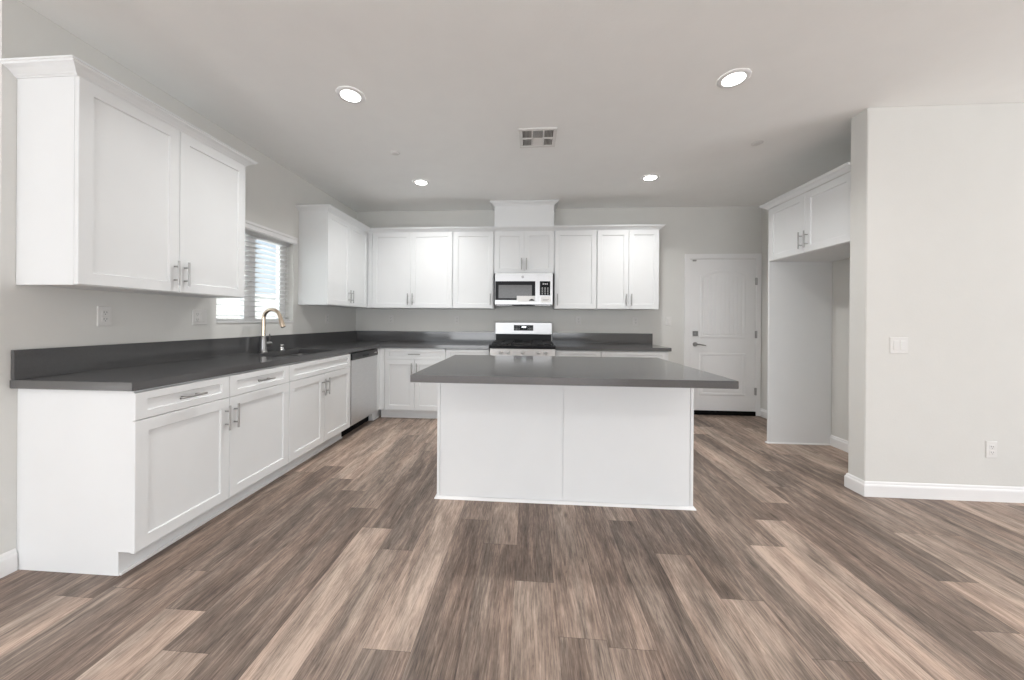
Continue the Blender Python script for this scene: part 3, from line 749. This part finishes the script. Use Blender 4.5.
# ---- island
il = empty('kitchen_island', (2.68, -2.12, 0), 'white panelled kitchen island standing alone in the middle of the floor', 'island')
IX0, IX1, IY0, IY1 = 1.836, 3.520, -2.432, -1.840
MB().box(IX0, IX1, IY0, IY1, .0006, BH, .001).build('carcass', CAB, il)
MB().box(IX0 + .016, 2.684, IY0 - .006, IY0 - .0005, .016, BH - .002, .001).build('back_panel', CAB, il)
MB().box(2.687, IX1 - .016, IY0 - .006, IY0 - .0005, .016, BH - .002, .001).build('back_panel', CAB, il)
for x0, x1 in ((IX0 - .004, IX0 + .0145), (IX1 - .0145, IX1 + .004)):
    MB().box(x0, x1, IY0 - .010, IY0 + .01, .0007, BH - .001, .001).build('corner_trim', CAB, il)
QR = [(.0002, .0006), (.014, .0006), (.0135, .006), (.010, .012), (.006, .016), (.0002, .019)]
MB().sweep([(IX0 - .0045, IY1), (IX0 - .0045, IY0 - .0105), (IX1 + .0045, IY0 - .0105), (IX1 + .0045, IY1)], QR, 1).build('shoe_moulding', TRIM, il)
mb = MB(); slab_outline(mb, [1.812, 3.522], [-2.936, -1.790], [(0, 0)], CT0, CT1, .002)
mb.build('island_countertop', QUARTZ, label='dark grey rectangular stone countertop lying on the island, overhanging toward the viewer', cat='countertop', origin=(0, 0, 0))

# ================================================================ BLINDS
bl = empty('window_blind', (0, -1.765, WZ1), 'white horizontal slatted blind hanging in the window over the sink', 'blind')
mb = MB().box(.0008, .012, WY0 - .035, WY1 + .028, WZ1 - .018, WZ1 + .050, .002).box(.012, .030, WY0 - .042, WY1 + .034, WZ1 + .030, WZ1 + .056, .004)
mb.box(.012, .022, WY0 - .038, WY1 + .031, WZ1 - .010, WZ1 + .030, .002)
mb.build('valance', TRIM, bl)
MB().box(-.085, -.035, WY0 + .006, WY1 - .006, WZ1 - .042, WZ1 - .002, .002).build('head_rail', BLINDM, bl)
mb = MB(); z = WZ0 + .060; tl = math.radians(4)
while z < WZ1 - .05:
    c, s = math.cos(tl) * .025, math.sin(tl) * .025; th = .0014
    mb.prism([(-.060 - c, z - s - th), (-.060, z - th + .0016), (-.060 + c, z + s - th), (-.060 + c, z + s + th), (-.060, z + th + .0016), (-.060 - c, z - s + th)], 'y', WY0 + .008, WY1 - .008)
    z += .0445
mb.build('slats', BLINDM, bl)
MB().box(-.086, -.034, WY0 + .008, WY1 - .008, WZ0 + .016, WZ0 + .032, .003).build('bottom_rail', BLINDM, bl)
mb = MB()
for y in (WY0 + .13, -1.765, WY1 - .13):
    for x in (-.086, -.034): mb.cyl((x, y, WZ0 + .03), (x, y, WZ1 - .04), .0009, n=6)
mb.build('ladder_cords', BLINDM, bl)
MB().cyl((-.030, WY1 - .05, WZ1 - .05), (-.030, WY1 - .05, 1.50), .0013, n=8).cyl((-.030, WY1 - .05, 1.50), (-.030, WY1 - .05, 1.462), .003, .007, n=10).build('pull_cord', BLINDM, bl)

# ================================================================ WALL PLATES
def plate(c, U, W, kinds, label, cat, group):
    """gang plate centred at c, U along the wall, W out; kinds per gang: 'o' outlet, 's' rocker switch"""
    c, U, W = Vector(c), Vector(U), Vector(W); Z = Vector((0, 0, 1))
    r = empty('wall_outlet' if 's' not in kinds else 'light_switch', c, label, cat, group)
    n = len(kinds); w = .070 + .046 * (n - 1); h = .115
    def bx(mb, u0, u1, v0, v1, d0, d1, ch=0.0):
        L = [[c + U * a + Z * b + W * d for a, b in ((u0 + q, v0 + q), (u1 - q, v0 + q), (u1 - q, v1 - q), (u0 + q, v1 - q))] for d, q in ((d0, 0), (d1 - ch, 0), (d1, ch))]
        vs = [p for l in L for p in l]
        mb.add(vs, [(3, 2, 1, 0)] + [(i * 4 + k, i * 4 + (k + 1) % 4, i * 4 + 4 + (k + 1) % 4, i * 4 + 4 + k) for i in range(2) for k in range(4)] + [(8, 9, 10, 11)])
        return mb
    bx(MB(), -w / 2, w / 2, -h / 2, h / 2, .0005, .006, .003).build('cover_plate', PLAST, r)
    for i, kd in enumerate(kinds):
        u = (i - (n - 1) / 2) * .046
        if kd == 'o':
            for v in (-.0195, .0195):
                mb = MB(); bx(mb, u - .0165, u + .0165, v - .014, v + .014, .0055, .0078, .002)
                ob = mb.build('receptacle', PLAST, r)
                mb = MB()
                bx(mb, u - .008, u - .0055, v - .001, v + .008, .0072, .0081); bx(mb, u + .0055, u + .008, v - .001, v + .008, .0072, .0081)
                bx(mb, u - .002, u + .002, v - .010, v - .006, .0072, .0081)
                mb.build('slots', SLOT, ob)
        else:
            bx(MB(), u - .0165, u + .0165, -.033, .033, .0055, .0090, .002).build('rocker', PLAST, r)
    return r
YP, XP, YN = (0, 1, 0), (1, 0, 0), (0, -1, 0)
plate((0, -2.944, 1.225), YP, XP, 'o', 'white single outlet on the left wall under the nearest wall cabinet', 'outlet', 'kitchen wall outlets')
plate((0, -2.357, 1.226), YP, XP, 'os', 'white double plate with outlet and switch on the left wall beside the window', 'switch', 'wall switches')
plate((0, -.710, 1.226), YP, XP, 'o', 'white outlet on the left wall under the corner wall cabinet', 'outlet', 'kitchen wall outlets')
plate((.510, 0, 1.222), XP, YN, 'o', 'white outlet on the back wall nearest the left corner', 'outlet', 'kitchen wall outlets')
plate((1.449, 0, 1.222), XP, YN, 'o', 'white outlet on the back wall left of the microwave and range', 'outlet', 'kitchen wall outlets')
plate((3.110, 0, 1.228), XP, YN, 'o', 'white outlet on the back wall just right of the range', 'outlet', 'kitchen wall outlets')
plate((3.862, 0, 1.220), XP, YN, 'o', 'white outlet on the back wall under the rightmost wall cabinet', 'outlet', 'kitchen wall outlets')
plate((4.289, 0, 1.225), XP, YN, 's', 'white rocker switch on the back wall left of the door', 'switch', 'wall switches')
plate((5.035, YS, 1.063), XP, YN, 'ss', 'white double rocker switch at mid height on the near right wall', 'switch', 'wall switches')
plate((5.630, YS, .354), XP, YN, 'o', 'white outlet low on the near right wall above the baseboard', 'outlet', 'kitchen wall outlets')

# ================================================================ CEILING FIXTURES
def downlight(x, y, label):
    r = empty('recessed_downlight', (x, y, H), label, 'ceiling light', 'recessed kitchen downlights')
    MB().lathe((x, y, H), [(.063, -.0065), (.068, -.0085), (.086, -.0065), (.092, -.0005)], 40).build('trim_ring', TRIM, r)
    MB().lathe((x, y, H), [(.064, -.0055), (.04, -.0065), (.0005, -.0068)], 40).build('lens', LAMP, r)
    d = bpy.data.lights.new('downlight_lamp', 'AREA'); d.shape = 'DISK'; d.size = .13; d.energy = 9; d.color = (1.0, .99, .97); d.spread = math.radians(140)
    o = bpy.data.objects.new('downlight_lamp', d); scene.collection.objects.link(o); o.parent = r; o.location = (0, 0, -.011)
    return r
downlight(1.235, -2.505, 'lit round recessed ceiling light, the near one on the left')
downlight(3.715, -2.515, 'lit round recessed ceiling light, the near one on the right')
downlight(1.248, -1.005, 'lit round recessed ceiling light, the far one on the left')
downlight(3.712, -1.000, 'lit round recessed ceiling light, the far one on the right')
# added unseen ceiling lamps behind the camera, there to even out the brightness
for x, y in ((2.2, -6.2), (4.6, -6.2), (7.0, -6.2), (2.2, -8.2), (4.6, -8.2), (7.0, -8.2)):
    d = bpy.data.lights.new('added_rear_lamp', 'AREA'); d.shape = 'DISK'; d.size = .13; d.energy = 22; d.spread = math.radians(140)
    o = bpy.data.objects.new('added_rear_lamp', d); scene.collection.objects.link(o); o.location = (x, y, H - .012)
for x, y, lb in ((1.223, -1.688, 'small round white sprinkler cover on the ceiling between the two left lights'), (4.366, -1.680, 'small round white sprinkler cover on the ceiling near the refrigerator cabinet')):
    MB().lathe((x, y, H), [(.0005, -.009), (.030, -.009), (.036, -.007), (.037, -.003), (.043, -.003), (.045, -.0005)], 32).build('sprinkler_cover', PLAST, label=lb, cat='sprinkler cover', group='ceiling sprinkler covers', origin=(x, y, H))
vt = empty('ceiling_vent', (2.512, -1.88, H), 'white rectangular louvered air vent on the ceiling', 'vent')
vx0, vx1, vy0, vy1 = 2.360, 2.662, -2.030, -1.732
mb = MB()
for a in ((vx0, vx1, vy0, vy0 + .028), (vx0, vx1, vy1 - .028, vy1), (vx0, vx0 + .028, vy0 + .028, vy1 - .028), (vx1 - .028, vx1, vy0 + .028, vy1 - .028)):
    mb.box(*a, H - .012, H - .0005, .002)
cx_ = [vx0 + .028, vx0 + .105, vx1 - .105, vx1 - .028]; cym = (vy0 + vy1) / 2
mb.box(cx_[1] - .006, cx_[1] + .006, vy0 + .028, vy1 - .028, H - .012, H - .001).box(cx_[2] - .006, cx_[2] + .006, vy0 + .028, vy1 - .028, H - .012, H - .001)
mb.box(vx0 + .028, vx1 - .028, cym - .006, cym + .006, H - .012, H - .001)
mb.build('frame', VENTW, vt)
MB().box(vx0 + .01, vx1 - .01, vy0 + .01, vy1 - .01, H - .0025, H - .0006).build('duct_opening', VENTD, vt)
mb = MB()
for i in range(3):
    for y0, y1 in ((vy0 + .03, cym - .008), (cym + .008, vy1 - .03)):
        x0, x1 = cx_[i] + .007, cx_[i + 1] - .007
        if i == 1:
            mir = y0 < cym
            k = y0 + .006
            while k < y1:
                if mir: mb.add([(x0, k + .002, H - .0030), (x1, k + .002, H - .0030), (x1, k - .004, H - .0115), (x0, k - .004, H - .0115)], [(0, 1, 2, 3)])
                else: mb.add([(x0, k - .004, H - .0030), (x1, k - .004, H - .0030), (x1, k + .009, H - .0095), (x0, k + .009, H - .0095)], [(0, 1, 2, 3)])
                k += .0125
        else:
            k = x0 + .004
            while k < x1:
                mb.add([(k + .002, y0, H - .0030), (k + .002, y1, H - .0030), (k - .003, y1, H - .0115), (k - .003, y0, H - .0115)], [(0, 1, 2, 3)]); k += .011
mb.build('louvers', VENTW, vt)
MB().box(cx_[2] + .06, cx_[2] + .068, cym - .012, cym + .012, H - .022, H - .012, .002).build('damper_lever', VENTW, vt)

# ================================================================ OUTSIDE THE WINDOW
MB().box(-14, -.16, -3.2, 9, -.35, -.15).build('yard_ground', CONC, kind='structure')
bw = empty('block_wall', (-3.2, -1, -.15), 'pale beige garden block wall outside the kitchen window', 'wall')
mb = MB()
for rz in range(9):
    z0 = -.149 + rz * .203
    off = .2 if rz % 2 else 0
    y = -7 + off
    while y < 7: mb.box(-3.35, -3.20, y, y + .393, z0, z0 + .196, .004); y += .40
mb.build('blocks', STUCCO, bw)
MB().box(-3.38, -3.17, -7, 7.4, 1.680, 1.735, .006).build('cap', STUCCO, bw)
sh = empty('shrub', (-4.3, .9, -.15), 'green leafy shrub showing above the garden wall outside', 'shrub')
mb = MB(); rs = random.Random(3)
for i in range(1500):
    a, b, r_ = rs.random() * 2 * PI, math.acos(rs.uniform(-1, 1)), rs.random() ** .35
    c = Vector((-4.3 + .5 * r_ * math.sin(b) * math.cos(a), .65 + .9 * r_ * math.sin(b) * math.sin(a), 1.25 + .75 * r_ * math.cos(b)))
    u = Vector((rs.uniform(-1, 1), rs.uniform(-1, 1), rs.uniform(-1, 1))).normalized(); v = u.orthogonal().normalized()
    L, w_ = .055, .022
    mb.add([c - u * L, c + v * w_, c + u * L, c - v * w_], [(0, 1, 2, 3)])
mb.build('foliage', LEAF, sh)
mb = MB()
for k in range(5): mb.tube([(-4.3, .65, -.149), (-4.3 + rs.uniform(-.1, .1), .65 + rs.uniform(-.2, .2), .7), (-4.3 + rs.uniform(-.3, .3), .65 + rs.uniform(-.6, .6), 1.6)], [.03, .02, .008], 8)
mb.build('stems', BARK, sh)
